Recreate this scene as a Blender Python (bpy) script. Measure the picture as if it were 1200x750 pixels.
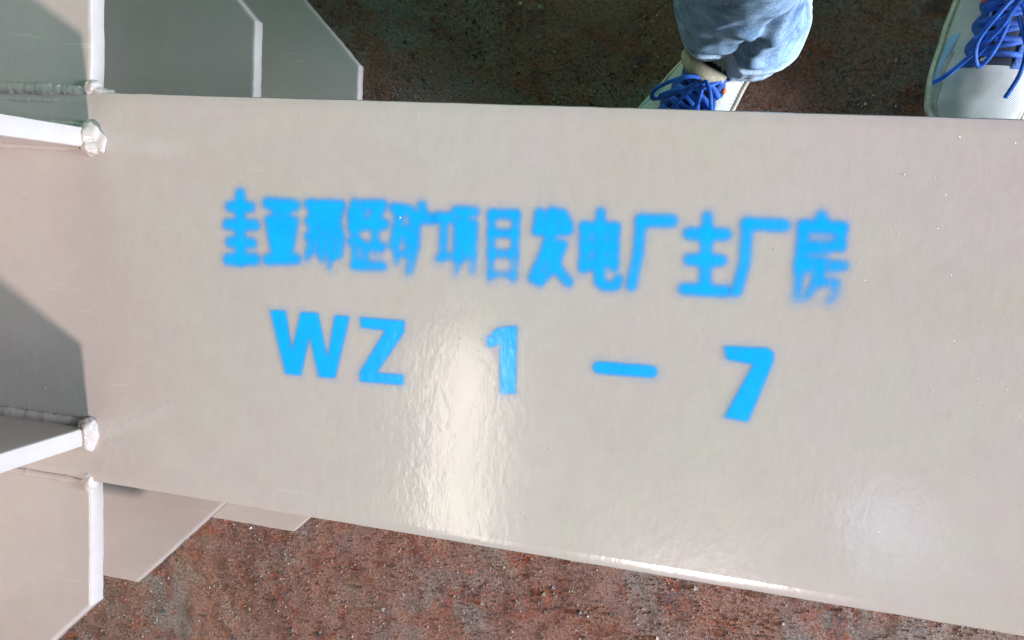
import bpy, math, random
import numpy as np
from mathutils import Vector, Matrix, noise

random.seed(7)
rng = np.random.default_rng(7)
for o in list(bpy.data.objects):
    bpy.data.objects.remove(o)

scene = bpy.context.scene
COL = scene.collection
H = 0.609            # height of the column's upper flange face above the floor

# ------------------------------------------------------------------ camera
cam_d = bpy.data.cameras.new('camera')
cam = bpy.data.objects.new('camera', cam_d)
COL.objects.link(cam)
cam.location = (0.4620, 0.0752, H + 0.5130)
cam.rotation_euler = (-0.1067, 0.2514, 0.0664)
cam_d.sensor_width = 36.0
cam_d.lens = 939.1558 / 1200 * 36.0
cam_d.clip_start = 0.02
cam_d.clip_end = 60.0
scene.camera = cam

# ------------------------------------------------------------------ world and lamps
world = bpy.data.worlds.new('World')
scene.world = world
world.use_nodes = True
bg = world.node_tree.nodes['Background']
bg.inputs['Color'].default_value = (0.34, 1.0, 0.78, 1)
bg.inputs['Strength'].default_value = 0.125


def area_lamp(name, loc, target, power, color, shape, sx, sy=None):
    d = bpy.data.lights.new(name, 'AREA')
    d.energy = power
    d.color = color
    d.shape = shape
    d.size = sx
    if sy:
        d.size_y = sy
    o = bpy.data.objects.new(name, d)
    COL.objects.link(o)
    o.location = loc
    o.rotation_euler = (Vector(target) - Vector(loc)).to_track_quat('-Z', 'Y').to_euler()
    return o


# high-bay hall lamp that throws the shadows of the gusset plates
area_lamp('hall_lamp', (0.62, -5.62, H + 9.0), (0.3, 0, H), 1030, (1.0, 0.835, 0.785), 'DISK', 0.55)
# long ceiling strip lamp mirrored in the glossy paint
area_lamp('strip_lamp', (-0.62, -1.42, H + 3.0), (-0.62, -1.42, 0), 22, (1.0, 0.89, 0.78), 'RECTANGLE', 0.26, 1.9)
# open hall door, daylight coming in low along the column
area_lamp('hall_door', (6.2, 0.0, H + 0.75), (0, 0.1, H), 1100, (0.74, 0.86, 1.0), 'RECTANGLE', 2.0, 1.7)
# added fill, no real source: weak greenish light into the column's shade
area_lamp('shade_fill', (-2.2, 6.0, H + 2.6), (0.2, 0.3, 0.2), 165, (0.50, 1.0, 0.78), 'RECTANGLE', 3.0, 1.8)
# small cool lamp, a faint spot in the paint
area_lamp('small_lamp', (1.70, -1.76, H + 5.0), (0.8, 0, H), 4.2, (0.66, 0.74, 1.0), 'DISK', 0.42)

scene.view_settings.view_transform = 'Standard'
scene.view_settings.look = 'None'
scene.view_settings.exposure = 0.0
scene.view_settings.gamma = 1.0
scene.view_settings.use_curve_mapping = False


# ------------------------------------------------------------------ helpers
def link(o, parent=None):
    COL.objects.link(o)
    if parent is not None:
        o.parent = parent
        bpy.context.view_layer.update()
        o.matrix_parent_inverse = parent.matrix_world.inverted()
    return o


def mesh_obj(name, verts, faces, mat, parent=None, smooth=True, angle=40):
    me = bpy.data.meshes.new(name)
    me.from_pydata([tuple(v) for v in verts], [], [tuple(f) for f in faces])
    me.update()
    if smooth:
        me.polygons.foreach_set('use_smooth', [True] * len(me.polygons))
        me.set_sharp_from_angle(angle=math.radians(angle))
    me.materials.append(mat)
    return link(bpy.data.objects.new(name, me), parent)


def empty(name, loc, label, cat):
    o = bpy.data.objects.new(name, None)
    o.empty_display_size = 0.05
    o.location = loc
    COL.objects.link(o)
    o['label'] = label
    o['category'] = cat
    bpy.context.view_layer.update()
    return o


class Mat:
    """small node-building helper"""
    def __init__(self, name):
        self.m = bpy.data.materials.new(name)
        self.m.use_nodes = True
        self.nt = self.m.node_tree
        self.b = self.nt.nodes['Principled BSDF']
        self.tc = self.nt.nodes.new('ShaderNodeTexCoord').outputs['Object']

    def n(self, kind, **kw):
        nd = self.nt.nodes.new(kind)
        for k, v in kw.items():
            if k.startswith('_'):
                setattr(nd, k[1:], v)
            else:
                s = nd.inputs[k]
                if hasattr(v, 'is_output'):
                    self.nt.links.new(v, s)
                else:
                    s.default_value = v
        return nd

    def noise(self, scale, detail=4, rough=.55, vec=None, dist=0):
        return self.n('ShaderNodeTexNoise', Scale=scale, Detail=detail, Roughness=rough, Distortion=dist, Vector=vec or self.tc).outputs['Fac']

    def scaled(self, v):
        return self.n('ShaderNodeMapping', Vector=self.tc, Scale=v).outputs['Vector']

    def ramp(self, fac, a, b, ca=(0, 0, 0, 1), cb=(1, 1, 1, 1)):
        r = self.n('ShaderNodeValToRGB', Fac=fac)
        r.color_ramp.elements[0].position = a
        r.color_ramp.elements[0].color = ca
        r.color_ramp.elements[1].position = b
        r.color_ramp.elements[1].color = cb
        return r.outputs['Color']

    def mix(self, fac, a, b, mode='MIX'):
        nd = self.nt.nodes.new('ShaderNodeMix')
        nd.data_type = 'RGBA'
        nd.blend_type = mode
        for s, v in ((nd.inputs[0], fac), (nd.inputs[6], a), (nd.inputs[7], b)):
            if hasattr(v, 'is_output'):
                self.nt.links.new(v, s)
            else:
                s.default_value = v
        return nd.outputs[2]

    def math(self, op, a, b=0.0):
        return self.n('ShaderNodeMath', _operation=op, **{}).outputs[0] if False else self._math(op, a, b)

    def _math(self, op, a, b):
        nd = self.nt.nodes.new('ShaderNodeMath')
        nd.operation = op
        for s, v in ((nd.inputs[0], a), (nd.inputs[1], b)):
            if hasattr(v, 'is_output'):
                self.nt.links.new(v, s)
            else:
                s.default_value = v
        return nd.outputs[0]

    def set(self, **kw):
        for k, v in kw.items():
            s = self.b.inputs[k.replace('_', ' ')]
            if hasattr(v, 'is_output'):
                self.nt.links.new(v, s)
            else:
                s.default_value = v
        return self

    def bump(self, h, strength, dist, normal=None):
        kw = dict(Height=h, Strength=strength, Distance=dist)
        nd = self.n('ShaderNodeBump', **kw)
        if normal is not None:
            self.nt.links.new(normal, nd.inputs['Normal'])
        return nd.outputs['Normal']


def peel_normal(M, k=1.0):
    """orange peel and slow waviness of the sprayed enamel"""
    a = M.noise(1.0, 3, .55, M.scaled((210, 125, 170)))
    b = M.noise(1.0, 2, .5, M.scaled((80, 44, 50)))
    n1 = M.bump(b, 1.0, 0.00011 * k)
    n2 = M.bump(a, 1.0, 0.00011 * k, n1)
    sp = M.noise(420, 2, .5)
    spk = M.ramp(sp, .74, .80)
    return M.bump(spk, 1.0, 0.00025, n2)


def make_enamel(name, k=1.0):
    M = Mat(name)
    base = (0.435, 0.398, 0.392, 1)
    big = M.noise(5.5, 3, .5)
    col = M.mix(M.ramp(big, .38, .66), base, (0.45, 0.39, 0.395, 1))
    mid = M.noise(24, 4, .6)
    col = M.mix(M.ramp(mid, .45, .75), col, (0.435, 0.41, 0.375, 1))
    dirt = M.noise(6, 6, .6, M.scaled((.8, 1.2, 1)))
    col = M.mix(M._math('MULTIPLY', M.ramp(dirt, .50, .72), 0.22), col, (0.40, 0.32, 0.25, 1))
    # brown tint, unevenly stronger towards the welded foot of the column
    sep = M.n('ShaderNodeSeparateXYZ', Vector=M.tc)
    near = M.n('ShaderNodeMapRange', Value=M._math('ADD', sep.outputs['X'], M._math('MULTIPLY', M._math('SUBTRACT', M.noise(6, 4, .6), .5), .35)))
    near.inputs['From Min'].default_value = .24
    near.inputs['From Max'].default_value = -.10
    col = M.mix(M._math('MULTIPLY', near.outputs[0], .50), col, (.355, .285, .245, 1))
    mot = M.noise(75, 5, .7)
    col = M.mix(1.0, col, M.ramp(mot, .3, .7, (.97, .97, .97, 1), (1.03, 1.03, 1.03, 1)), 'MULTIPLY')
    scuff = M.noise(1.0, 4, .6, M.n('ShaderNodeMapping', Vector=M.tc, Scale=(14, 190, 60), Rotation=(0, 0, .5)).outputs['Vector'])
    col = M.mix(M._math('MULTIPLY', M._math('MULTIPLY', M.ramp(scuff, .66, .74), M.ramp(big, .5, .6)), .35), col, (.62, .58, .55, 1))
    fine = M.noise(700, 2, .5)
    col = M.mix(M._math('MULTIPLY', M.ramp(fine, .68, .76), 0.30), col, (0.30, 0.26, 0.22, 1))
    M.set(Base_Color=col, Roughness=M.ramp(M.noise(9, 4, .6), .3, .75, (.12, .12, .12, 1), (.18, .18, .18, 1)),
          Normal=peel_normal(M, k), IOR=1.5)
    return M.m


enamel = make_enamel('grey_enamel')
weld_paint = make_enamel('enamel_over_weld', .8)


def make_blue():
    M = Mat('blue_spray_paint')
    at = M.n('ShaderNodeAttribute', _attribute_name='spray').outputs['Fac']
    mott = M.noise(330, 3, .6)
    a = M._math('ADD', at, M._math('MULTIPLY', M._math('SUBTRACT', mott, 0.5), 0.16))
    a = M._math('MULTIPLY', a, M.ramp(at, 0.0, .06))
    col = M.mix(M.noise(60, 3, .6), (0.003, 0.35, 0.93, 1), (0.008, 0.44, 1.0, 1))
    M.set(Base_Color=col, Alpha=a, Roughness=0.15, Normal=peel_normal(M), IOR=1.5)
    return M.m


blue_paint = make_blue()


def make_floor_mat():
    M = Mat('rusty_dirt_floor')
    c1, c2, c3 = (0.275, 0.135, 0.096, 1), (0.265, 0.198, 0.172, 1), (0.36, 0.092, 0.036, 1)
    big = M.noise(3.4, 5, .58, dist=.8)
    col = M.mix(M.ramp(big, .45, .56), c1, c2)
    rust = M.noise(7.5, 6, .6, dist=.9)
    col = M.mix(M.ramp(rust, .49, .58), col, (0.31, 0.140, 0.090, 1))
    tan = M.noise(8, 5, .6, M.n('ShaderNodeMapping', Vector=M.tc, Location=(3, 1, 0)).outputs['Vector'], .5)
    col = M.mix(M._math('MULTIPLY', M.ramp(tan, .55, .66), .75), col, (0.305, 0.225, 0.165, 1))
    spot = M.noise(17, 5, .6, dist=.6)
    col = M.mix(M._math('MULTIPLY', M.ramp(spot, .545, .62), .85), col, c3)
    dark = M.noise(17, 7, .72, dist=.4)
    col = M.mix(M._math('MULTIPLY', M.ramp(dark, .55, .64), .8), col, (0.095, 0.070, 0.074, 1))
    fine = M.noise(250, 5, .75)
    col = M.mix(1.0, col, M.ramp(fine, .34, .66, (.40, .38, .40, 1), (1.62, 1.58, 1.55, 1)), 'MULTIPLY')
    n1 = M.bump(M.noise(60, 6, .7), 1.0, 0.004)
    n2 = M.bump(M.noise(240, 5, .75), 1.0, 0.0050, n1)
    M.set(Base_Color=col, Roughness=M.ramp(M.noise(40, 4, .6), .35, .7, (.24, .24, .24, 1), (.70, .70, .70, 1)), Normal=n2)
    return M.m


floor_mat = make_floor_mat()


def plain(name, c, rough=.6, bump=None, var=0.15, spec=None):
    M = Mat(name)
    v = M.noise(90, 5, .65)
    lo = tuple(x * (1 - var * 2) for x in c[:3]) + (1,)
    col = M.mix(M.ramp(v, .35, .65), lo, c)
    M.set(Base_Color=col, Roughness=rough)
    if bump:
        M.set(Normal=M.bump(M.noise(bump[0], 3, .6), 1.0, bump[1]))
    return M.m


# ------------------------------------------------------------------ floor
def build_floor():
    def axis(a, b, far0, far1, st):
        core = np.arange(a, b + st / 2, st)
        return np.concatenate([np.linspace(far0, a, 12)[:-1], core, np.linspace(b, far1, 12)[1:]])
    xs = axis(-0.85, 1.0, -4, 5, .0055)
    ys = axis(-0.80, 0.50, -4, 4, .0055)
    verts = []
    for y in ys:
        for x in xs:
            z = 0.0045 * noise.noise((x * 9, y * 9, 1.3)) + 0.0025 * noise.noise((x * 34, y * 34, 5.1)) + 0.0016 * noise.noise((x * 95, y * 95, 2.2))
            verts.append((x, y, z - 0.004))
    nx = len(xs)
    idx = np.arange(len(xs) * len(ys)).reshape(len(ys), nx)
    f = np.stack([idx[:-1, :-1], idx[:-1, 1:], idx[1:, 1:], idx[1:, :-1]], -1).reshape(-1, 4)
    o = mesh_obj('floor', verts, f.tolist(), floor_mat, angle=180)
    o['kind'] = 'structure'
    o['label'] = 'dark rusty dirt-covered workshop floor'
    return o


build_floor()


def build_grit():
    M = Mat('loose_grit')
    at = M.n('ShaderNodeAttribute', _attribute_name='tint').outputs['Fac']
    r = M.n('ShaderNodeValToRGB', Fac=at)
    e = r.color_ramp.elements
    e[0].position = 0; e[0].color = (.045, .035, .036, 1)
    e[1].position = 1; e[1].color = (.48, .42, .36, 1)
    for p_, c_ in ((.35, (.10, .07, .06, 1)), (.6, (.24, .10, .055, 1)), (.78, (.21, .18, .16, 1)), (.93, (.30, .26, .23, 1))):
        x = e.new(p_); x.color = c_
    M.set(Base_Color=r.outputs['Color'], Roughness=.42)
    n = 80000
    cx = rng.uniform(-.84, .98, n); cy = rng.uniform(-.78, .48, n)
    size = .0006 + .0016 * rng.random(n) ** 3 + .0035 * (rng.random(n) > .985) * rng.random(n)
    keep = np.array([noise.noise((x * 7, y * 7, 9.0)) > -.18 + .5 * (rng.random() - .5) for x, y in zip(cx, cy)])
    cx, cy, size = cx[keep], cy[keep], size[keep]
    n = len(cx)
    base = np.array([(1, 0, 0), (-1, 0, 0), (0, 1, 0), (0, -1, 0), (0, 0, 1), (0, 0, -1)], float)
    tri = np.array([(0, 2, 4), (2, 1, 4), (1, 3, 4), (3, 0, 4), (2, 0, 5), (1, 2, 5), (3, 1, 5), (0, 3, 5)])
    sc = rng.uniform(.55, 1.35, (n, 6, 1)) * size[:, None, None]
    a = rng.uniform(0, 2 * np.pi, n); b = rng.uniform(-.6, .6, n)
    v = base[None] * sc
    ca, sa, cb, sb = np.cos(a)[:, None], np.sin(a)[:, None], np.cos(b)[:, None], np.sin(b)[:, None]
    x, y, z = v[..., 0], v[..., 1], v[..., 2]
    y, z = y * cb - z * sb, y * sb + z * cb
    x, y = x * ca - y * sa, x * sa + y * ca
    zz = np.array([0.0045 * noise.noise((p * 9, q * 9, 1.3)) + 0.0025 * noise.noise((p * 34, q * 34, 5.1)) + 0.0016 * noise.noise((p * 95, q * 95, 2.2)) for p, q in zip(cx, cy)]) - .004
    V = np.stack([x + cx[:, None], y + cy[:, None], z + (zz + size * .3)[:, None]], -1).reshape(-1, 3)
    F = (tri[None] + (np.arange(n) * 6)[:, None, None]).reshape(-1, 3)
    o = mesh_obj('floor_grit', V.tolist(), F.tolist(), M.m, smooth=False)
    att = o.data.attributes.new('tint', 'FLOAT', 'POINT')
    att.data.foreach_set('value', np.repeat(np.minimum(rng.random(n) ** 1.3, .95), 6).astype(np.float32))
    o['kind'] = 'stuff'
    o['label'] = 'loose rust flakes and grit scattered over the floor'
    o['category'] = 'grit'


build_grit()

# ------------------------------------------------------------------ steel column
column = empty('steel_column', (0.9, 0, H - .4635), 'long grey painted steel column lying flat, with blue stencilled characters and gusset plates', 'steel column')


def densify(pts, step):
    out = []
    for i, a in enumerate(pts):
        b = pts[(i + 1) % len(pts)]
        L = math.dist(a, b)
        k = max(1, min(int(L / step), 160))
        for j in range(k):
            t = j / k
            out.append((a[0] + (b[0] - a[0]) * t, a[1] + (b[1] - a[1]) * t))
    return out


def plate(name, outline, t0, t1, axes, parent, bevel=.0016, jit=.0003, seed=0, mat=None, step=.006, droop=.0012):
    """extruded outline with rounded arrises and slightly uneven cut edges; axes maps (u, v, t) to xyz; outline counter-clockwise"""
    pts = densify(outline, step)
    n = len(pts)
    nor = []
    for i in range(n):
        ax, ay = pts[i - 1]
        bx, by = pts[(i + 1) % n]
        dx, dy = bx - ax, by - ay
        L = math.hypot(dx, dy)
        nor.append((dy / L, -dx / L))
    off = [jit * (noise.noise((p[0] * 70, p[1] * 70, seed * 3.7)) * 1.2 + noise.noise((p[0] * 260, p[1] * 260, seed + .5)) * .7) for p in pts]
    b = bevel
    prof = [(t0, b), (t0 + .3 * b, .3 * b), (t0 + b, 0), (t1 - b, 0), (t1 - .3 * b, .3 * b), (t1 - droop * .055, b), (t1, b + droop)]
    verts, faces = [], []
    for t, ins in prof:
        for p, m, o_ in zip(pts, nor, off):
            k = o_ - ins
            verts.append(axes(p[0] + m[0] * k, p[1] + m[1] * k, t))
    for r in range(len(prof) - 1):
        for i in range(n):
            j = (i + 1) % n
            faces.append((r * n + i, r * n + j, (r + 1) * n + j, (r + 1) * n + i))
    faces.append(tuple(range(n - 1, -1, -1)))
    last = (len(prof) - 1) * n
    faces.append(tuple(last + i for i in range(n)))
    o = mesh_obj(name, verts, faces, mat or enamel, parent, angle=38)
    # make sure that the faces look outwards
    import bmesh
    bm = bmesh.new(); bm.from_mesh(o.data)
    bmesh.ops.recalc_face_normals(bm, faces=bm.faces)
    bm.to_mesh(o.data); bm.free()
    o.data.set_sharp_from_angle(angle=math.radians(38))
    for p in o.data.polygons:
        if len(p.vertices) > 4:
            p.use_smooth = False      # plane faces stay plane
    return o


FLAT = lambda u, v, t: (u, v, t)
SIDE = lambda u, v, t: (u, t, v)          # outline in xz, thickness along y
CROSS = lambda u, v, t: (t, u, v)         # outline in yz, thickness along x
T = .0145
XL, XR = -.30, 1.7
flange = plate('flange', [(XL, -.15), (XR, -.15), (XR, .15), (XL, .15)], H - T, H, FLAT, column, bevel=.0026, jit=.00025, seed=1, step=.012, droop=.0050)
flange['label'] = 'broad upper flange carrying the blue stencilled lettering'
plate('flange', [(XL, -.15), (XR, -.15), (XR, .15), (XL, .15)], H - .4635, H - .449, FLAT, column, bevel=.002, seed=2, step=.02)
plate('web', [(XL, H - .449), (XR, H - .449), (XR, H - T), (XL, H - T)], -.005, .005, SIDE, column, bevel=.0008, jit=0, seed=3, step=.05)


def wing(sign, z, chamfer_y, outer_y, x_edge, inner, seed, label=None):
    c = outer_y - chamfer_y
    pts = [(XL, inner), (x_edge, inner), (x_edge, chamfer_y), (x_edge - c, outer_y), (XL, outer_y)]
    pts = [(x, sign * y) for x, y in pts]
    if sign < 0:
        pts = pts[::-1]
    o = plate('wing_plate', pts, z - T, z, FLAT, column, bevel=.0018, jit=.00055, seed=seed)
    if label:
        o['label'] = label
    return o


wing(1, H - .0015, .2563, .37, 0, .1505, 11)
wing(-1, H - .0015, .2545, .37, 0, .1505, 12)
wing(1, H - .2168, .2553, .37, 0, .0055, 13)
wing(1, H - .4493, .2580, .37, .002, .1505, 14)
wing(-1, H - .2168, .172, .3535, .0490, .0055, 15)
wing(-1, H - .4493, .302, .3705, .0, .1505, 16)

for y0, sd in ((.1105, 21), (-.1185, 22)):
    h = .106
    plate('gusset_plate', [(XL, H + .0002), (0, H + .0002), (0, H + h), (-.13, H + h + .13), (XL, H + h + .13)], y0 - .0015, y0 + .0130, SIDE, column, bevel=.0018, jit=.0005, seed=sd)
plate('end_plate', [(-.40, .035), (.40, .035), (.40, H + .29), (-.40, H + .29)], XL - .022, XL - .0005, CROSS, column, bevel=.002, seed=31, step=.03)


# weld beads: rippled runs with lumpy ends
def weld(path, r, seed, blobs=(), flat=.62):
    verts, faces = [], []
    P = [Vector(p) for p in path]
    L = [0]
    for a, b in zip(P, P[1:]):
        L.append(L[-1] + (b - a).length)
    n = max(8, int(L[-1] / .0011))
    m = 10
    up = Vector((0, 0, 1))
    for i in range(n + 1):
        s = L[-1] * i / n
        k = max(j for j in range(len(P) - 1) if L[j] <= s + 1e-9)
        t = (s - L[k]) / (L[k + 1] - L[k])
        c = P[k].lerp(P[k + 1], t)
        d = (P[k + 1] - P[k]).normalized()
        side = d.cross(up)
        side = side.normalized() if side.length > .1 else Vector((1, 0, 0))
        nn = side.cross(d)
        ph = s / .0043 + .6 * noise.noise((s * 90, seed, 0))
        rr = r * (1 + .045 * abs(math.sin(math.pi * ph)) + .20 * noise.noise((s * 60, seed, 3)) + .10 * noise.noise((s * 420, seed, 6)))
        rr *= min(1, .55 + 8 * min(i, n - i) / n)
        for q in range(m):
            a = 2 * math.pi * q / m
            w = 1 + .14 * noise.noise((s * 260, seed + 2, a))
            verts.append(c + side * math.cos(a) * rr * w + nn * math.sin(a) * rr * w * flat)
    for i in range(n):
        for q in range(m):
            q2 = (q + 1) % m
            faces.append((i * m + q, i * m + q2, (i + 1) * m + q2, (i + 1) * m + q))
    faces.append(tuple(range(m)))
    faces.append(tuple(n * m + q for q in range(m - 1, -1, -1)))
    for bi, (c, rad) in enumerate(blobs):
        o0 = len(verts)
        A, B = 20, 12
        for ib in range(B + 1):
            th = math.pi * ib / B
            for ia in range(A):
                ph = 2 * math.pi * ia / A
                d = Vector((math.sin(th) * math.cos(ph), math.sin(th) * math.sin(ph), math.cos(th)))
                k = 1 + .32 * noise.noise(d * 1.3 + Vector((seed, bi, 0))) + .24 * noise.noise(d * 4.2 + Vector((0, seed, bi)))
                verts.append((c[0] + d.x * rad[0] * k, c[1] + d.y * rad[1] * k, c[2] + d.z * rad[2] * k))
        for ib in range(B):
            for ia in range(A):
                a2 = (ia + 1) % A
                faces.append((o0 + ib * A + ia, o0 + (ib + 1) * A + ia, o0 + (ib + 1) * A + a2, o0 + ib * A + a2))
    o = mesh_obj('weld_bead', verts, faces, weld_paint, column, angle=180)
    rm = o.modifiers.new('fuse', 'REMESH')
    rm.mode = 'VOXEL'
    rm.voxel_size = .0009
    rm.use_smooth_shade = True
    sm = o.modifiers.new('melt', 'SMOOTH')
    sm.iterations = 5
    sm.factor = .5
    return o


z0 = H + .0008
# gusset plate towards the far edge: runs on both sides and round its end
weld([(XL, .1245, z0), (-.004, .1245, z0)], .0042, 1, [((.0015, .1185, H + .001), (.0085, .0095, .007)), ((.002, .1085, H + .001), (.006, .006, .006)), ((.0085, .113, H), (.007, .009, .0035))])
weld([(XL, .1085, z0), (-.008, .1085, z0)], .0032, 2)
weld([(XL, -.1035, z0), (-.002, -.1035, z0)], .0046, 3, [((.001, -.1085, H + .001), (.0080, .011, .007)), ((.0005, -.119, H + .001), (.006, .006, .0055))])
weld([(XL, -.1200, z0), (-.006, -.1200, z0)], .0030, 4)
# joints between flange and wing plates
weld([(XL, .1510, H - .001), (-.004, .1510, H - .001)], .0044, 5, [((-.0005, .1535, H - .004), (.0065, .0065, .0055)), ((.007, .1505, H - .006), (.009, .0035, .006))])
weld([(XL, .1425, H - .0012), (-.006, .1425, H - .0012)], .0026, 6)
weld([(XL, -.1510, H - .0012), (-.004, -.1510, H - .0012)], .0034, 7, [((-.001, -.1500, H - .003), (.0055, .009, .0055))])
for (sg, z, yy) in ((1, H - .2165, .0085), (-1, H - .2165, .0085), (1, H - .449, .1515), (-1, H - .449, .1515)):
    weld([(XL, sg * yy, z), (-.004, sg * yy, z)], .004, 8 + sg)

# paint specks, runs and spatter standing on the flange
def spatter():
    verts, faces = [], []
    spots = [(0.2515, 0.0724, .0011), (.005, .107, .001)]
    R2 = random.Random(4)
    for _ in range(45):
        spots.append((R2.uniform(-.1, .85), R2.uniform(-.147, .147), R2.uniform(.00025, .00062)))
    for x, y, r in spots:
        o0 = len(verts)
        verts.append((x, y, H + r * .8))
        for k in range(8):
            a = k * math.pi / 4
            verts.append((x + math.cos(a) * r * .65, y + math.sin(a) * r * .65, H + r * .5))
        for k in range(8):
            a = k * math.pi / 4
            verts.append((x + math.cos(a) * r, y + math.sin(a) * r, H - .0001))
        for k in range(8):
            k2 = (k + 1) % 8
            faces.append((o0, o0 + 1 + k, o0 + 1 + k2))
            faces.append((o0 + 1 + k, o0 + 9 + k, o0 + 9 + k2, o0 + 1 + k2))
    o = mesh_obj('paint_specks', verts, faces, enamel, flange, angle=180)
    o['kind'] = 'stuff'


spatter()

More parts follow.
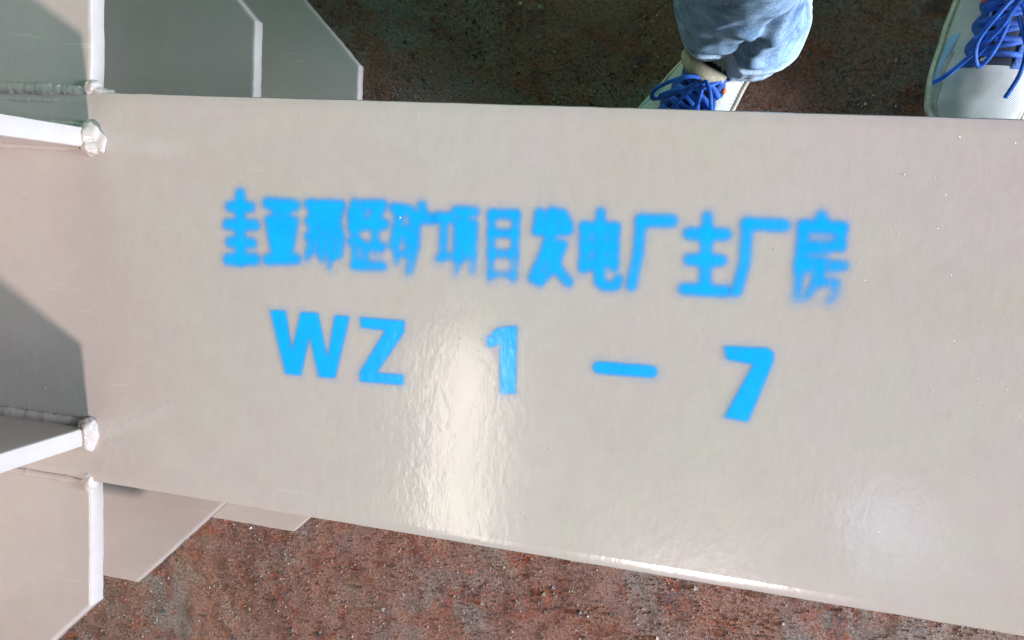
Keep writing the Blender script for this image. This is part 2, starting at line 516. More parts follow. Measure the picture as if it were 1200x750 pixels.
# ------------------------------------------------------------------ stencilled lettering (plate millimetres)
# name, strokes (points, width), outlines, thin fills (outline, density), softness, fading towards the foot
GLYPHS = [
('blue sprayed stencil character, first of the upper row', [([[128.7, 81.9], [129.9, 33.7]], 7.7), ([[120.6, 72.3], [137.2, 72.7]], 7.7), ([[118.8, 59.4], [141.0, 60.2]], 8.1), ([[121.2, 46.7], [139.3, 47.3]], 7.7), ([[120.1, 34.2], [141.6, 35.8]], 8.8)], [], [], 2.19, 0.0),
('blue sprayed stencil character, second of the upper row', [([[150.7, 76.2], [172.2, 75.9]], 8.4), ([[151.9, 36.6], [174.2, 38.6]], 8.0), ([[157.6, 73.3], [159.3, 39.6]], 6.9), ([[165.6, 73.8], [166.1, 40.1]], 6.9), ([[151.7, 65.1], [156.4, 45.5]], 5.8), ([[172.6, 65.8], [169.9, 46.4]], 5.8)], [], [([[151.0, 65.7], [173.2, 65.8], [169.9, 45.2], [156.4, 44.2]], 0.55)], 2.17, 0.0),
('blue sprayed stencil character, third of the upper row', [([[182.1, 77.7], [195.2, 77.8]], 6.1), ([[193.9, 77.8], [194.1, 39.7]], 5.3), ([[182.5, 65.8], [194.3, 66.6]], 5.3), ([[182.9, 55.1], [194.7, 55.9]], 5.3), ([[186.1, 77.3], [186.2, 55.9], [182.8, 39.5]], 5.3), ([[199.1, 78.1], [200.5, 34.2]], 4.6), ([[199.1, 78.4], [207.5, 78.3]], 6.1), ([[207.5, 78.0], [204.1, 66.0], [209.1, 55.7], [207.7, 43.1], [203.2, 41.6]], 5.0)], [], [([[183.4, 78.3], [208.1, 78.6], [209.0, 42.0], [184.1, 41.4]], 0.85)], 2.25, 0.35),
('blue sprayed stencil character, fourth of the upper row', [([[217.7, 80.9], [215.6, 69.7]], 5.6), ([[215.4, 73.2], [222.5, 73.6]], 5.6), ([[215.8, 63.8], [223.5, 64.3]], 5.9), ([[215.6, 53.8], [223.3, 54.3]], 4.9), ([[218.0, 73.3], [219.5, 38.7]], 5.6), ([[218.3, 36.8], [224.6, 39.1]], 4.9), ([[224.7, 80.1], [238.6, 80.3]], 6.3), ([[238.0, 79.7], [233.3, 71.9]], 5.6), ([[224.7, 66.7], [241.1, 67.2]], 6.6), ([[233.3, 71.9], [234.3, 51.5]], 5.9), ([[226.6, 51.6], [240.0, 51.9]], 5.6), ([[226.7, 51.0], [227.8, 39.3]], 2.8), ([[222.8, 36.8], [241.3, 38.0]], 5.9)], [], [([[215.2, 79.0], [239.8, 80.4], [240.7, 63.1], [215.9, 61.5]], 0.5), ([[221.5, 51.2], [240.6, 52.6], [241.2, 38.5], [222.2, 37.1]], 0.55)], 2.19, 0.25),
('blue sprayed stencil character, fifth of the upper row', [([[246.2, 78.8], [258.6, 78.0]], 6.5), ([[250.6, 77.6], [249.0, 60.1], [246.8, 53.0]], 5.8), ([[249.4, 63.6], [250.5, 41.6]], 4.4), ([[257.4, 65.3], [257.8, 46.8]], 4.1), ([[250.1, 62.5], [257.6, 62.4]], 4.1), ([[250.9, 47.5], [257.7, 48.0]], 3.1), ([[267.0, 81.4], [267.7, 75.2]], 6.5), ([[263.2, 72.6], [275.5, 72.8]], 7.2), ([[263.2, 72.6], [263.3, 54.2], [259.8, 37.0]], 7.2)], [], [([[248.1, 77.4], [260.6, 75.9], [261.8, 52.9], [249.2, 54.9]], 0.5)], 2.16, 0.3),
('blue sprayed stencil character, sixth of the upper row', [([[278.4, 74.4], [288.0, 74.7]], 6.7), ([[283.3, 73.8], [283.5, 49.3]], 5.7), ([[280.6, 46.2], [288.4, 48.5]], 5.7), ([[291.4, 79.4], [304.5, 79.4]], 6.4), ([[297.4, 78.1], [296.6, 71.3]], 5.4), ([[293.1, 70.5], [293.3, 47.1]], 5.4), ([[304.1, 71.2], [305.1, 40.0]], 5.7), ([[293.1, 71.0], [303.8, 71.1]], 4.7), ([[298.6, 69.1], [298.4, 52.1], [293.2, 38.5]], 5.4), ([[293.7, 60.8], [303.8, 61.5]], 3.3), ([[294.2, 51.8], [304.4, 51.9]], 3.3)], [], [([[292.5, 71.0], [304.4, 71.7], [305.3, 46.9], [293.3, 46.0]], 0.6)], 2.11, 0.45),
('blue sprayed stencil character, seventh of the upper row', [([[316.0, 78.6], [317.8, 36.4]], 5.2), ([[332.6, 79.1], [333.7, 36.6]], 5.2), ([[316.3, 78.7], [332.5, 79.4]], 6.5), ([[317.1, 66.1], [332.8, 66.9]], 5.9), ([[317.4, 52.6], [333.1, 53.4]], 5.9), ([[318.2, 39.3], [333.4, 39.9]], 4.9)], [], [], 1.71, 0.4),
('blue sprayed stencil character, eighth of the upper row', [([[347.9, 81.7], [347.2, 71.1]], 6.0), ([[347.0, 68.9], [368.4, 70.9]], 5.7), ([[356.8, 82.8], [355.8, 61.7], [346.8, 38.8]], 7.0), ([[363.6, 82.1], [368.1, 74.7]], 6.0), ([[353.9, 61.1], [365.1, 61.8]], 5.4), ([[364.6, 61.8], [361.5, 50.0], [351.6, 36.3]], 6.0), ([[355.9, 56.2], [362.3, 46.7], [370.3, 37.9]], 6.7)], [], [([[347.8, 82.2], [364.1, 83.2], [368.4, 70.3], [347.6, 68.9]], 0.85), ([[355.5, 61.7], [365.1, 62.4], [362.5, 51.1], [354.8, 47.2]], 0.6)], 1.68, 0.0),
('blue sprayed stencil character, ninth of the upper row', [([[388.1, 84.1], [390.8, 40.1]], 5.9), ([[378.1, 74.8], [379.4, 46.9]], 5.6), ([[398.1, 75.5], [399.4, 49.5]], 5.6), ([[378.1, 74.5], [398.1, 75.2]], 5.9), ([[378.8, 61.7], [398.8, 63.1]], 4.3), ([[379.5, 49.1], [390.0, 49.9]], 5.6), ([[393.6, 52.4], [399.1, 52.3]], 4.3), ([[390.1, 45.5], [390.8, 40.1], [393.7, 37.3], [401.4, 38.2], [402.6, 42.7]], 6.2)], [], [([[378.2, 74.2], [397.8, 75.5], [398.6, 51.7], [379.4, 50.2]], 0.75)], 1.63, 0.0),
('blue sprayed stencil character, tenth of the upper row', [([[414.1, 80.6], [432.6, 81.4]], 7.9), ([[413.9, 80.3], [413.7, 59.3], [411.1, 39.0]], 6.7)], [], [], 1.6, 0.0),
('blue sprayed stencil character, eleventh of the upper row', [([[454.1, 85.4], [454.7, 78.1]], 6.2), ([[444.2, 74.3], [465.8, 75.2]], 7.7), ([[445.7, 58.2], [464.7, 59.1]], 7.4), ([[444.1, 39.8], [469.5, 40.4]], 7.4), ([[454.8, 77.1], [456.6, 41.2]], 7.1)], [], [], 1.66, 0.0),
('blue sprayed stencil character, twelfth of the upper row', [([[478.2, 82.7], [499.6, 82.8]], 7.5), ([[478.2, 82.2], [479.0, 58.8], [475.7, 40.6]], 6.7)], [], [], 1.63, 0.0),
('blue sprayed stencil character, last of the upper row', [([[520.2, 90.0], [521.1, 86.5]], 6.2), ([[511.2, 83.8], [532.3, 84.1]], 6.7), ([[532.4, 83.6], [532.8, 73.0]], 5.6), ([[511.6, 70.5], [532.7, 72.0]], 5.3), ([[510.3, 83.2], [510.9, 60.2], [510.6, 39.4]], 5.9), ([[511.2, 60.2], [535.3, 61.0]], 6.7), ([[522.5, 59.0], [520.7, 48.6], [515.8, 38.8]], 5.0), ([[522.9, 50.8], [533.0, 51.1], [533.0, 41.9], [529.0, 38.9]], 5.0)], [], [([[510.7, 83.8], [532.3, 84.1], [533.1, 72.1], [511.6, 70.5]], 0.5), ([[511.1, 70.5], [526.5, 71.1], [527.7, 60.4], [511.2, 60.2]], 0.6), ([[510.8, 59.1], [530.6, 59.6], [531.7, 41.2], [511.3, 40.5]], 0.5)], 1.97, 0.55),
('blue stencilled letter W', [], [[[155.1, -0.0], [167.3, 1.1], [173.4, -27.4], [179.5, 1.0], [192.9, 1.6], [201.4, -30.1], [206.1, 1.0], [217.2, 1.4], [207.9, -43.5], [195.3, -44.3], [186.8, -15.5], [181.1, -44.7], [168.9, -44.8]]], [], 1.11, 0.0),
('blue stencilled letter Z', [], [[[225.0, 1.5], [258.2, 2.2], [258.6, -5.5], [239.7, -36.3], [259.5, -35.7], [259.8, -42.6], [227.1, -43.9], [226.8, -37.2], [244.6, -5.7], [226.6, -5.6]]], [], 1.07, 0.0),
('blue stencilled digit 1', [], [[[317.4, -3.3], [325.8, 3.9], [338.0, 6.2], [339.9, -39.3], [329.9, -40.5], [327.1, -6.9], [319.0, -10.7]]], [], 1.27, 0.0),
('blue stencilled dash', [([[394.6, -15.7], [428.1, -14.8]], 8.2)], [], [], 1.23, 0.0),
('blue stencilled digit 7', [], [[[471.7, 6.0], [497.6, 7.6], [501.4, 4.8], [501.5, -0.5], [490.5, -39.7], [476.0, -38.8], [490.1, -3.4], [474.0, -1.8]]], [], 1.23, 0.0),
]



def seg_dist(X, Y, pts):
    d = np.full(X.shape, 1e9)
    for (ax, ay), (bx, by) in zip(pts, pts[1:]):
        vx, vy = bx - ax, by - ay
        t = np.clip(((X - ax) * vx + (Y - ay) * vy) / max(vx * vx + vy * vy, 1e-9), 0, 1)
        d = np.minimum(d, np.hypot(X - ax - t * vx, Y - ay - t * vy))
    return d


def poly_sd(X, Y, pts):
    d = seg_dist(X, Y, list(pts) + [pts[0]])
    ins = np.zeros(X.shape, bool)
    n = len(pts)
    for i in range(n):
        x1, y1 = pts[i]
        x2, y2 = pts[(i + 1) % n]
        c = ((y1 > Y) != (y2 > Y)) & (X < (x2 - x1) * (Y - y1) / (y2 - y1 + 1e-12) + x1)
        ins ^= c
    return np.where(ins, -d, d)


def sstep(e0, e1, x):
    t = np.clip((x - e0) / (e1 - e0), 0, 1)
    return t * t * (3 - 2 * t)


def letter(idx, g):
    name, strokes, polys, fills, soft, fade = g
    allp = np.array([q for s, _ in strokes for q in s] + [q for pl in polys for q in pl])
    pad = 13.0
    x0, y0 = allp.min(0) - pad
    x1, y1 = allp.max(0) + pad
    st = .62
    xs, ys = np.arange(x0, x1, st), np.arange(y0, y1, st)
    X, Y = np.meshgrid(xs, ys)
    wob = np.array([[noise.noise((x * .11, y * .11, idx)) + .5 * noise.noise((x * .35, y * .35, idx)) for x in xs] for y in ys])
    dens = np.zeros(X.shape)
    halo = np.full(X.shape, 1e9)
    for pts, w in strokes:
        d = seg_dist(X, Y, pts) - w / 2 + .35 * wob
        dens += 1.0 * sstep(soft, -soft, d)
        halo = np.minimum(halo, d)
    for pl in polys:
        d = poly_sd(X, Y, pl) + .22 * wob
        dens += 1.3 * sstep(soft, -soft, d)
        halo = np.minimum(halo, d)
    for pl, k in fills:
        d = poly_sd(X, Y, pl)
        dens += k * .75 * sstep(soft * 1.3, -soft * 1.3, d)
    if name.endswith('digit 1'):  # mottled glare over this digit, put into its paint density
        w2 = np.array([[noise.noise((x * .42, y * .28, 3.3)) for x in xs] for y in ys])
        dens *= 1 - .62 * sstep(-.15, .35, w2) * sstep(13, 7, X - x0 - pad)
    if fade:
        foot = (Y - allp[:, 1].min()) / (np.ptp(allp[:, 1]))
        dens *= 1 - fade * sstep(.55, .0, foot + .18 * wob)
    al = 1 - np.exp(-2.7 * dens ** 2)
    mist = .10 * np.exp(-(np.maximum(halo, 0) / 4.6) ** 2) * (.8 + .6 * wob)
    sg = (1.45 if strokes and 'row' in name else .85) / st
    kk = np.arange(-9, 10)
    ker = np.exp(-(kk / sg) ** 2 / 2)
    ker /= ker.sum()
    for ax_ in (0, 1):
        al = np.apply_along_axis(lambda m_: np.convolve(m_, ker, mode='same'), ax_, al)
    strk = np.array([[noise.noise((x * .8, y * .10, idx + .5)) for x in xs] for y in ys])
    al *= .965 + .05 * wob
    al *= 1 - (.32 if fade else .08) * sstep(.05, .55, strk) * sstep(1.0, .2, (Y - allp[:, 1].min()) / np.ptp(allp[:, 1]) if len(strokes) != 1 else .5)
    al = np.clip(np.maximum(al, mist), 0, 1)
    idm = np.arange(X.size).reshape(X.shape)
    q = np.stack([idm[:-1, :-1], idm[:-1, 1:], idm[1:, 1:], idm[1:, :-1]], -1).reshape(-1, 4)
    keep = al.ravel()[q].max(1) > .03
    q = q[keep]
    used = np.unique(q)
    remap = np.full(X.size, -1)
    remap[used] = np.arange(len(used))
    V = np.stack([X.ravel() / 1000, Y.ravel() / 1000, np.full(X.size, H + .0003 + .00012 * (idx % 2))], -1)[used]
    o = mesh_obj('painted_character', V.tolist(), remap[q].tolist(), blue_paint, flange, smooth=False)
    att = o.data.attributes.new('spray', 'FLOAT', 'POINT')
    att.data.foreach_set('value', al.ravel()[used].astype(np.float32))
    o['label'] = name


for i, g in enumerate(GLYPHS):
    letter(i, g)

# thin pale smears of touch-up paint beside the welds
SMEARS = [([[26.0, -103.6], [46.7, -92.2], [75.3, -78.1]], 4.9, 0.42), ([[18.2, -116.9], [35.4, -111.9], [40.1, -126.2], [34.0, -142.1]], 4.9, 0.3), ([[13.5, -136.8], [21.4, -119.9], [16.6, -106.9]], 5.6, 0.34), ([[17.5, 117.9], [33.9, 112.3], [47.1, 114.1]], 6.3, 0.22), ([[-66.9, 68.0], [-58.8, 65.9]], 3.5, 0.3)]


def make_smear_mat():
    M = Mat('touch_up_paint')
    at = M.n('ShaderNodeAttribute', _attribute_name='spray').outputs['Fac']
    M.set(Base_Color=(.60, .575, .56, 1), Alpha=at, Roughness=.2, Normal=peel_normal(M))
    return M.m


smear_mat = make_smear_mat()
for i, (pts, w, d0) in enumerate(SMEARS):
    ar = np.array(pts)
    (x0, y0), (x1, y1) = ar.min(0) - 9, ar.max(0) + 9
    xs, ys = np.arange(x0, x1, .8), np.arange(y0, y1, .8)
    X, Y = np.meshgrid(xs, ys)
    d = seg_dist(X, Y, pts)
    al = d0 * np.exp(-(d / (w * .62)) ** 2) * np.array([[.8 + .7 * noise.noise((x * .3, y * .3, i)) for x in xs] for y in ys])
    idm = np.arange(X.size).reshape(X.shape)
    q = np.stack([idm[:-1, :-1], idm[:-1, 1:], idm[1:, 1:], idm[1:, :-1]], -1).reshape(-1, 4)
    q = q[al.ravel()[q].max(1) > .01]
    used = np.unique(q)
    remap = np.full(X.size, -1)
    remap[used] = np.arange(len(used))
    o = mesh_obj('paint_smear', np.stack([X.ravel() / 1000, Y.ravel() / 1000, np.full(X.size, H + .0003 + .0001 * (i % 3))], -1)[used].tolist(), remap[q].tolist(), smear_mat, flange, smooth=False)
    att = o.data.attributes.new('spray', 'FLOAT', 'POINT')
    att.data.foreach_set('value', np.clip(al, 0, 1).ravel()[used].astype(np.float32))

# ------------------------------------------------------------------ supports under the column
timber = plain('weathered_timber', (.16, .11, .07, 1), .85, (160, .002), .3)
for x, nm in ((.30, 'weathered timber block under the column, beneath the lettering'), (1.35, 'weathered timber block under the far right end of the column')):
    o = plate('timber_block', [(x - .06, -.12), (x + .06, -.12), (x + .06, .12), (x - .06, .12)], -.004, H - .4637, FLAT, None, bevel=.004, jit=.0012, seed=x, mat=timber, step=.02)
    o['label'] = nm
    o['category'] = 'timber block'
    o['group'] = 'timber blocks carrying the column'

# ------------------------------------------------------------------ person standing beyond the column
person = empty('person', (.62, .38, 0), 'person in faded blue jeans and white sneakers with blue laces, standing behind the column', 'person')


def lerp_tab(tab, x):
    if x <= tab[0][0]:
        return tab[0][1]
    for (a, va), (b, vb) in zip(tab, tab[1:]):
        if x <= b:
            t = (x - a) / (b - a)
            t = t * t * (3 - 2 * t) * .5 + t * .5
            return va + (vb - va) * t
    return tab[-1][1]


HW = [(-.07, .004), (-.066, .018), (-.055, .029), (-.03, .0345), (.02, .037), (.08, .0455), (.13, .0515), (.16, .0505), (.185, .043), (.203, .030), (.212, .016), (.215, .003)]
HT = [(-.07, .060), (-.06, .082), (-.02, .098), (.02, .108), (.05, .100), (.085, .082), (.12, .066), (.155, .056), (.185, .050), (.205, .038), (.215, .024)]


def up_pt(x, phi, off=0.0, bend=1.0):
    """point on the shoe upper, phi 0 (left of the foot) to pi (right)"""
    hw, ht = lerp_tab(HW, x), lerp_tab(HT, x)
    x_ = x
    c, s = math.cos(phi), math.sin(phi)
    y = hw * math.copysign(abs(c) ** .8, c) + .010 * math.sin(max(x, 0) * 9) * .6 * bend
    z = .021 + (ht - .021) * abs(s) ** .85
    k = off
    return Vector((x_, y + k * c, z + k * max(s, .15)))


def make_shoe_mats():
    M = Mat('white_shoe_mesh')
    wv = M.n('ShaderNodeTexWave', Scale=170.0, Distortion=1.5, Detail=1.0, Vector=M.n('ShaderNodeMapping', Vector=M.tc, Rotation=(0, 0, .8)).outputs['Vector'])
    col = M.mix(M.ramp(wv.outputs['Fac'], .1, .9), (.46, .43, .40, 1), (.68, .65, .61, 1))
    col = M.mix(M._math('MULTIPLY', M.ramp(M.noise(38, 5, .6), .52, .75), .45), col, (.36, .31, .25, 1))
    M.set(Base_Color=col, Roughness=.8, Normal=M.bump(wv.outputs['Fac'], .6, .0012))
    up = M.m
    return dict(up=up,
                leather=plain('cream_shoe_leather', (.70, .66, .56, 1), .55, (300, .0008), .12),
                sole=plain('cream_rubber_sole', (.66, .60, .48, 1), .6, (120, .0012), .2),
                blue=plain('blue_shoe_panel', (.030, .12, .42, 1), .6, (260, .001), .25),
                lace=plain('blue_shoe_lace', (.016, .15, .74, 1), .55, (700, .0008), .3),
                dark=plain('dark_shoe_lining', (.022, .026, .05, 1), .9, None, .2),
                pale=plain('pale_blue_trim', (.28, .45, .66, 1), .6, None, .1),
                grey=plain('grey_mudguard', (.40, .36, .32, 1), .6, (200, .001), .15),
                tan=plain('tan_tongue_padding', (.56, .46, .31, 1), .8, (300, .001), .2),
                orange=plain('orange_tab', (.75, .13, .03, 1), .5, None, .1))


SM = make_shoe_mats()


def grid_faces(nu, nv, o0=0, wrap=False):
    f = []
    for i in range(nu - 1):
        for j in range(nv if wrap else nv - 1):
            j2 = (j + 1) % nv
            f.append((o0 + i * nv + j, o0 + i * nv + j2, o0 + (i + 1) * nv + j2, o0 + (i + 1) * nv + j))
    return f


def tube(pts, r, flat=1.0, m=8, sub=7):
    P = [Vector(p) for p in pts]
    C = []
    for i in range(len(P) - 1):
        p0, p1, p2, p3 = P[max(i - 1, 0)], P[i], P[i + 1], P[min(i + 2, len(P) - 1)]
        for k in range(sub):
            t = k / sub
            C.append(.5 * ((2 * p1) + (p2 - p0) * t + (2 * p0 - 5 * p1 + 4 * p2 - p3) * t * t + (3 * p1 - p0 - 3 * p2 + p3) * t ** 3))
    C.append(P[-1])
    V, F = [], []
    for i, c in enumerate(C):
        d = (C[min(i + 1, len(C) - 1)] - C[max(i - 1, 0)]).normalized()
        s = d.cross(Vector((0, 0, 1)))
        s = s.normalized() if s.length > .05 else Vector((1, 0, 0))
        n = s.cross(d)
        for q in range(m):
            a = 2 * math.pi * q / m
            V.append(c + s * math.cos(a) * r + n * math.sin(a) * r * flat)
    F = grid_faces(len(C), m, 0, True)
    F.append(tuple(range(m - 1, -1, -1)))
    F.append(tuple((len(C) - 1) * m + q for q in range(m)))
    return V, F


def shoe(loc, heading, mirror, loops, label):
    Mx = Matrix.Translation(Vector(loc)) @ Matrix.Rotation(heading, 4, 'Z') @ Matrix.Diagonal((1, -1 if mirror else 1, 1, 1))
    fl = (lambda F: [tuple(reversed(f)) for f in F]) if mirror else (lambda F: F)

    def part(name, V, F, mat, parent, angle=60):
        return mesh_obj(name, [Mx @ Vector(v) for v in V], fl(F), mat, parent, angle=angle)
    # upper
    xs = [-.07 + .285 * (1 - math.cos(math.pi * i / 56)) / 2 for i in range(57)]
    nv = 29
    V = [up_pt(x, math.pi * j / (nv - 1), .0012 * noise.noise((x * 40, j * .4, 1)) + (.0016 * math.sin(x * 420) if .10 < x < .135 else 0)) for x in xs for j in range(nv)]
    shoe_o = part('shoe', V, grid_faces(57, nv), SM['up'], person)
    shoe_o['label'] = label
    # sole: wall and underside
    prof = [(.0, .90), (.003, 1.0), (.012, 1.04), (.021, 1.05), (.027, 1.045), (.0285, 1.0), (.0265, .93)]
    ring = []
    for sgn in (1, -1):
        seq = xs if sgn == 1 else xs[::-1][1:-1]
        for x in seq:
            ring.append((x, sgn * (lerp_tab(HW, x) + .0035) + .010 * math.sin(max(x, 0) * 9) * .6))
    V = []
    for z, k in prof:
        for x, y in ring:
            cx = .07
            cy = .006
            zz = z + .010 * max(0, (x - .16) / .055) ** 2
            V.append((cx + (x - cx) * (1 + (k - 1) * .45), cy + (y - cy) * k, zz))
    F = grid_faces(len(prof), len(ring), 0, True)
    F.append(tuple(range(len(ring))))
    part('sole', V, F, SM['sole'], shoe_o)

    def patch(name, x0, x1, p0, p1, off, mat, nx=30, np_=10, scal=0, parent=shoe_o):
        V = []
        for i in range(nx):
            t = i / (nx - 1)
            x = x0 + (x1 - x0) * t
            a, b = (p0(t) if callable(p0) else p0), (p1(t) if callable(p1) else p1)
            for j in range(np_):
                u = j / (np_ - 1)
                edge = min(1, 6 * min(u, 1 - u, t, 1 - t) + .15)
                V.append(up_pt(x, a + (b - a) * u, off * edge))
        return part(name, V, grid_faces(nx, np_), mat, parent)
    pi = math.pi
    patch('throat', .035, .122, .40 * pi, .60 * pi, .0012, SM['dark'])
    sc = lambda t: .055 * abs(math.sin(t * pi * 4.5)) * pi
    patch('eyelet_panel', .025, .125, lambda t: .32 * pi - sc(t) * .9 + .02 * pi * t, .405 * pi, .0030, SM['blue'], 60)
    patch('eyelet_panel', .025, .125, .595 * pi, lambda t: .68 * pi + sc(t) * .9 - .02 * pi * t, .0030, SM['blue'], 60)
    patch('mudguard', .105, .2, lambda t: .02 * pi, lambda t: (.20 - .10 * t) * pi, .0020, SM['grey'])
    patch('mudguard', .105, .2, lambda t: (.80 + .10 * t) * pi, .98 * pi, .0020, SM['leather'])
    patch('side_stripe', .085, .150, lambda t: (.05 + .02 * t) * pi, lambda t: (.20 - .10 * t) * pi, .0032, SM['pale'])
    patch('side_stripe', .085, .150, lambda t: (.80 + .10 * t) * pi, lambda t: (.95 - .02 * t) * pi, .0032, SM['pale'])
    patch('heel_counter', -.068, -.01, .03 * pi, .30 * pi, .0022, SM['leather'])
    patch('heel_counter', -.068, -.01, .70 * pi, .97 * pi, .0022, SM['leather'])
    patch('tab', .052, .060, .285 * pi, .335 * pi, .0046, SM['orange'], 6, 5)
    patch('tab', .052, .060, .665 * pi, .715 * pi, .0046, SM['orange'], 6, 5)
    # tongue: flat body under the laces and a thick padded top edge
    V = []
    for i in range(16):
        t = i / 15
        a = (t - .5) * 2
        c = Vector((.057 - .010 * a * a, .031 * a - .006, .110 - .011 * a * a))
        for q in range(12):
            an = 2 * pi * q / 12
            rr = .0085 * (1 - .55 * abs(a) ** 4)
            V.append(c + Vector((math.cos(an) * rr * 1.25, 0, math.sin(an) * rr)))
    F = grid_faces(16, 12, 0, True)
    F += [tuple(range(11, -1, -1)), tuple(15 * 12 + q for q in range(12))]
    part('tongue', V, F, SM['tan'], shoe_o)
    # laces
    V, F = [], []

    def add(pts, r, flat=.4):
        v, f = tube(pts, r, flat)
        o0 = len(V)
        V.extend(v)
        F.extend(tuple(i + o0 for i in g) for g in f)
    rows = [.052, .067, .082, .097, .112]
    for i, x in enumerate(rows):
        for s0 in (0, 1):
            x2 = rows[min(i + 1, 4)] if s0 else x
            a, b = (.37, .63)
            p = [up_pt(x + (x2 - x) * k / 4, (a + (b - a) * k / 4) * pi, .0065 + .0025 * math.sin(k * pi / 4) + .001 * s0) for k in range(5)]
            if s0:
                p = [Vector((q.x, .012 - q.y, q.z + .001)) for q in p]
            add(p, .0031)
    for lp in loops:
        add(lp, .0026, .5)
    part('lace', V, F, SM['lace'], shoe_o, 80)
    return shoe_o


loops_a = [[(.06, .006, .112), (.072, .024, .116), (.092, .040, .096), (.104, .043, .080), (.098, .026, .092), (.078, .010, .108)],
           [(.06, .006, .112), (.074, -.014, .118), (.10, -.036, .094), (.112, -.034, .082), (.096, -.016, .096), (.07, .002, .112)],
           [(.062, .006, .112), (.085, .016, .106), (.115, .020, .085), (.14, .032, .066)],
           [(.062, .006, .112), (.088, -.002, .106), (.12, -.010, .082), (.135, -.03, .066)],
           [(.05, .022, .104), (.07, .012, .112), (.09, -.016, .098), (.105, -.03, .082)]]
loops_b = [[(.055, .004, .118), (.070, -.016, .122), (.100, -.038, .105), (.124, -.036, .090), (.112, -.020, .094), (.078, 0, .110)],
           [(.055, .004, .118), (.075, .020, .118), (.105, .034, .098), (.128, .026, .086), (.110, .014, .094), (.072, .006, .112)],
           [(.058, .004, .116), (.085, .012, .108), (.112, .032, .086), (.134, .052, .068), (.142, .064, .054)],
           [(.058, .004, .116), (.09, -.012, .106), (.128, -.020, .080), (.158, -.012, .064)],
           [(.03, .012, .12), (.065, -.004, .115), (.10, -.014, .10), (.12, -.03, .085)],
           [(.03, -.012, .12), (.065, .004, .117), (.095, .018, .10), (.118, .03, .082)]]
shoe((.457, .312, 0), math.atan2(-.83, -.56), False, loops_a, 'white sneaker with blue laces, half covered by the jeans cuff')
shoe((.757, .410, 0), math.radians(-91), True, loops_b, 'white sneaker with a meshed toe and trailing blue laces')


def make_denim():
    M = Mat('faded_denim')
    f1 = M.noise(26, 4, .6, dist=.15)
    col = M.mix(M.ramp(f1, .32, .68), (.12, .19, .29, 1), (.44, .57, .74, 1))
    f2 = M.noise(70, 5, .7)
    col = M.mix(M._math('MULTIPLY', M.ramp(f2, .56, .72), .5), col, (.78, .82, .85, 1))
    cf = M.n('ShaderNodeAttribute', _attribute_name='cuff').outputs['Fac']
    col = M.mix(M._math('MULTIPLY', cf, .75), col, (.60, .68, .78, 1))
    thr = M.noise(1.0, 3, .6, M.scaled((700, 700, 160)))
    col = M.mix(1.0, col, M.ramp(thr, .3, .7, (.72, .74, .78, 1), (1.18, 1.17, 1.15, 1)), 'MULTIPLY')
    tw = M.n('ShaderNodeTexWave', Scale=480.0, Distortion=.6, Vector=M.n('ShaderNodeMapping', Vector=M.tc, Rotation=(0, .7, .5)).outputs['Vector']).outputs['Fac']
    col = M.mix(1.0, col, M.ramp(tw, .1, .9, (.82, .84, .88, 1), (1.1, 1.1, 1.1, 1)), 'MULTIPLY')
    n1 = M.bump(M.noise(120, 5, .65), 1.0, .0014)
    M.b.inputs['Specular IOR Level'].default_value = .12
    M.set(Base_Color=col, Roughness=.95, Normal=M.bump(tw, .5, .0006, n1))
    return M.m


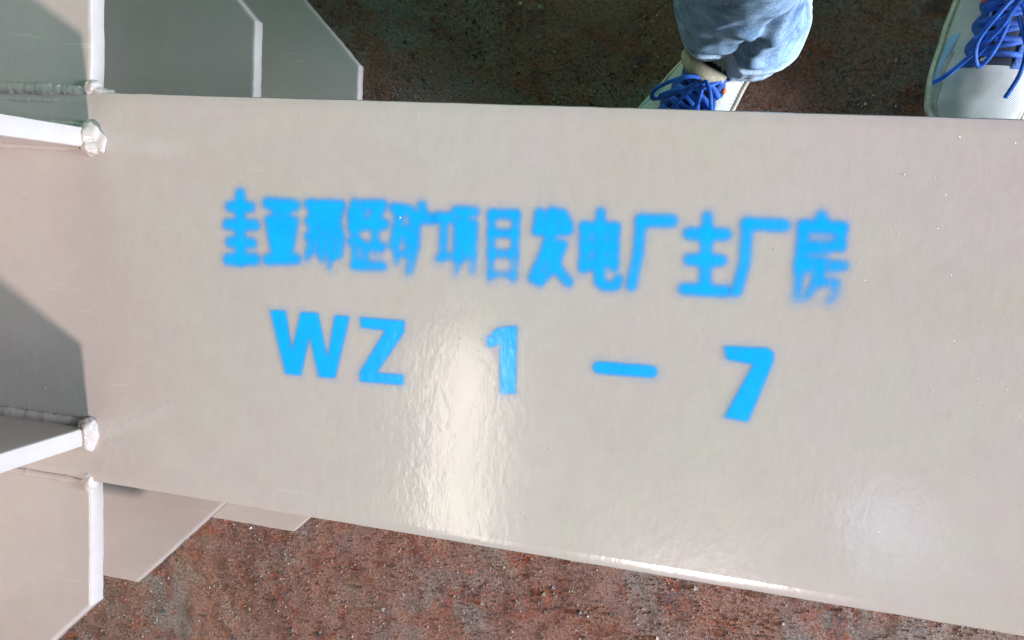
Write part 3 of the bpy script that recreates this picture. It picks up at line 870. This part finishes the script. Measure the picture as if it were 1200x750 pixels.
def trousers():
    V, F, cuff = [], [], []

    def leg(path, rad, hem, seed, flap):
        o0 = len(V)
        nz, na = 260, 160
        ztop = path[-1][2]

        def center(z):
            return lerp_tab([(p[2], p[0]) for p in path], z), lerp_tab([(p[2], p[1]) for p in path], z)

        def ring(t, inner):
            out = []
            for j in range(na):
                a = 2 * math.pi * j / na
                hz = hem(a)
                z = hz + (ztop - hz) * t ** 1.7
                cx, cy = center(z)
                r = lerp_tab(rad, z)
                d = Vector((math.cos(a), math.sin(a), 0))
                low = max(0, 1 - z / .5)
                hh = z - hz
                sh = lambda v: (.5 + .5 * math.sin(v)) ** 2.2
                n0 = noise.noise((d.x * .9 + seed, d.y * .9, z * 5))
                n1 = noise.noise((d.x * 1.4 + seed, d.y * 1.4 + 7, z * 9))
                w1 = min(1, max(0, .55 + 1.3 * n1))
                w2 = min(1, max(0, .45 - 1.4 * n1))
                r += low * (.0115 * w1 * (sh(z * 74 + 1.6 * math.sin(a * 1.0 + .6) + 5 * n0) - .35) + .0085 * w2 * (sh(z * 58 - 2.4 * math.sin(a + 2.2) + 6 * n0) - .35))
                r += low * .006 * n0 + .0010 * noise.noise((d.x * 5 + seed, d.y * 5, z * 26))
                # sewn hem: a thicker band under a pulled-in stitch line
                r += .0058 / (1 + math.exp(max(-30, min(30, (hh - .031) / .0006)))) - .0022 * math.exp(-((hh - .0335) / .0022) ** 2) - .0012 * math.exp(-((hh - .008) / .0012) ** 2) + .0007 * math.sin(a * 46 + 4 * noise.noise((d.x * 3, d.y * 3, seed))) * math.exp(-((hh - .012) / .012) ** 2)
                r += flap(a, z)
                r -= .0035 * inner
                cuff.append(1.0 if hh < .0312 else 0.0)
                out.append(Vector((cx + d.x * r, cy + d.y * r * 1.02, z + (.0015 * inner))))
            return out
        for k in (14, 9, 5, 2, 0):
            V.extend(ring((k / nz), 1))
        for k in range(nz + 1):
            V.extend(ring(k / nz, 0))
        F.extend(grid_faces(nz + 6, na, o0, True))
        F.append(tuple(o0 + (nz + 5) * na + j for j in range(na)))
    pi = math.pi

    def dang(a, b):
        return math.atan2(math.sin(a - b), math.cos(a - b))

    hem_a = lambda a: .098 - .036 * math.exp(-(dang(a, math.radians(-28)) / .75) ** 2) + .022 * math.exp(-(dang(a, math.radians(-115)) / .45) ** 2) + .003 * math.sin(a * 5)

    def flap_a(a, z):
        u = dang(a, math.radians(-35))
        zz = z - .065
        # wide turned fold on the outer side, ending in a slanting crease
        crease = u + 1.25 - 7.0 * zz
        k = 1 / (1 + math.exp(-max(-8, min(8, crease * 34))))
        win = math.exp(-(u / 1.25) ** 4) * max(0, 1 - zz / .26)
        return .017 * k * win - .010 * math.exp(-((crease + .16) / .16) ** 2) * max(0, 1 - zz / .3) + .010 * math.exp(-((u + 1.6) / .35) ** 2) * math.exp(-((z - .17) / .06) ** 2)
    leg([(.453, .338, .04), (.456, .346, .2), (.485, .36, .46), (.525, .40, .80), (.55, .41, .98)],
        [(.05, .064), (.12, .066), (.2, .064), (.46, .072), (.7, .086), (.88, .105), (.98, .11)], hem_a, 1.7, flap_a)
    leg([(.765, .435, .04), (.762, .44, .2), (.745, .43, .46), (.70, .41, .80), (.675, .41, .98)],
        [(.05, .070), (.12, .070), (.2, .066), (.46, .072), (.7, .086), (.88, .105), (.98, .11)], lambda a: .095 + .004 * math.sin(a * 3), 6.2, lambda a, z: 0)
    o = mesh_obj('trousers', V, F, make_denim(), person, angle=180)
    att = o.data.attributes.new('cuff', 'FLOAT', 'POINT')
    att.data.foreach_set('value', np.array(cuff, np.float32))
    o['label'] = 'faded light blue jeans with a loose turned cuff'


trousers()
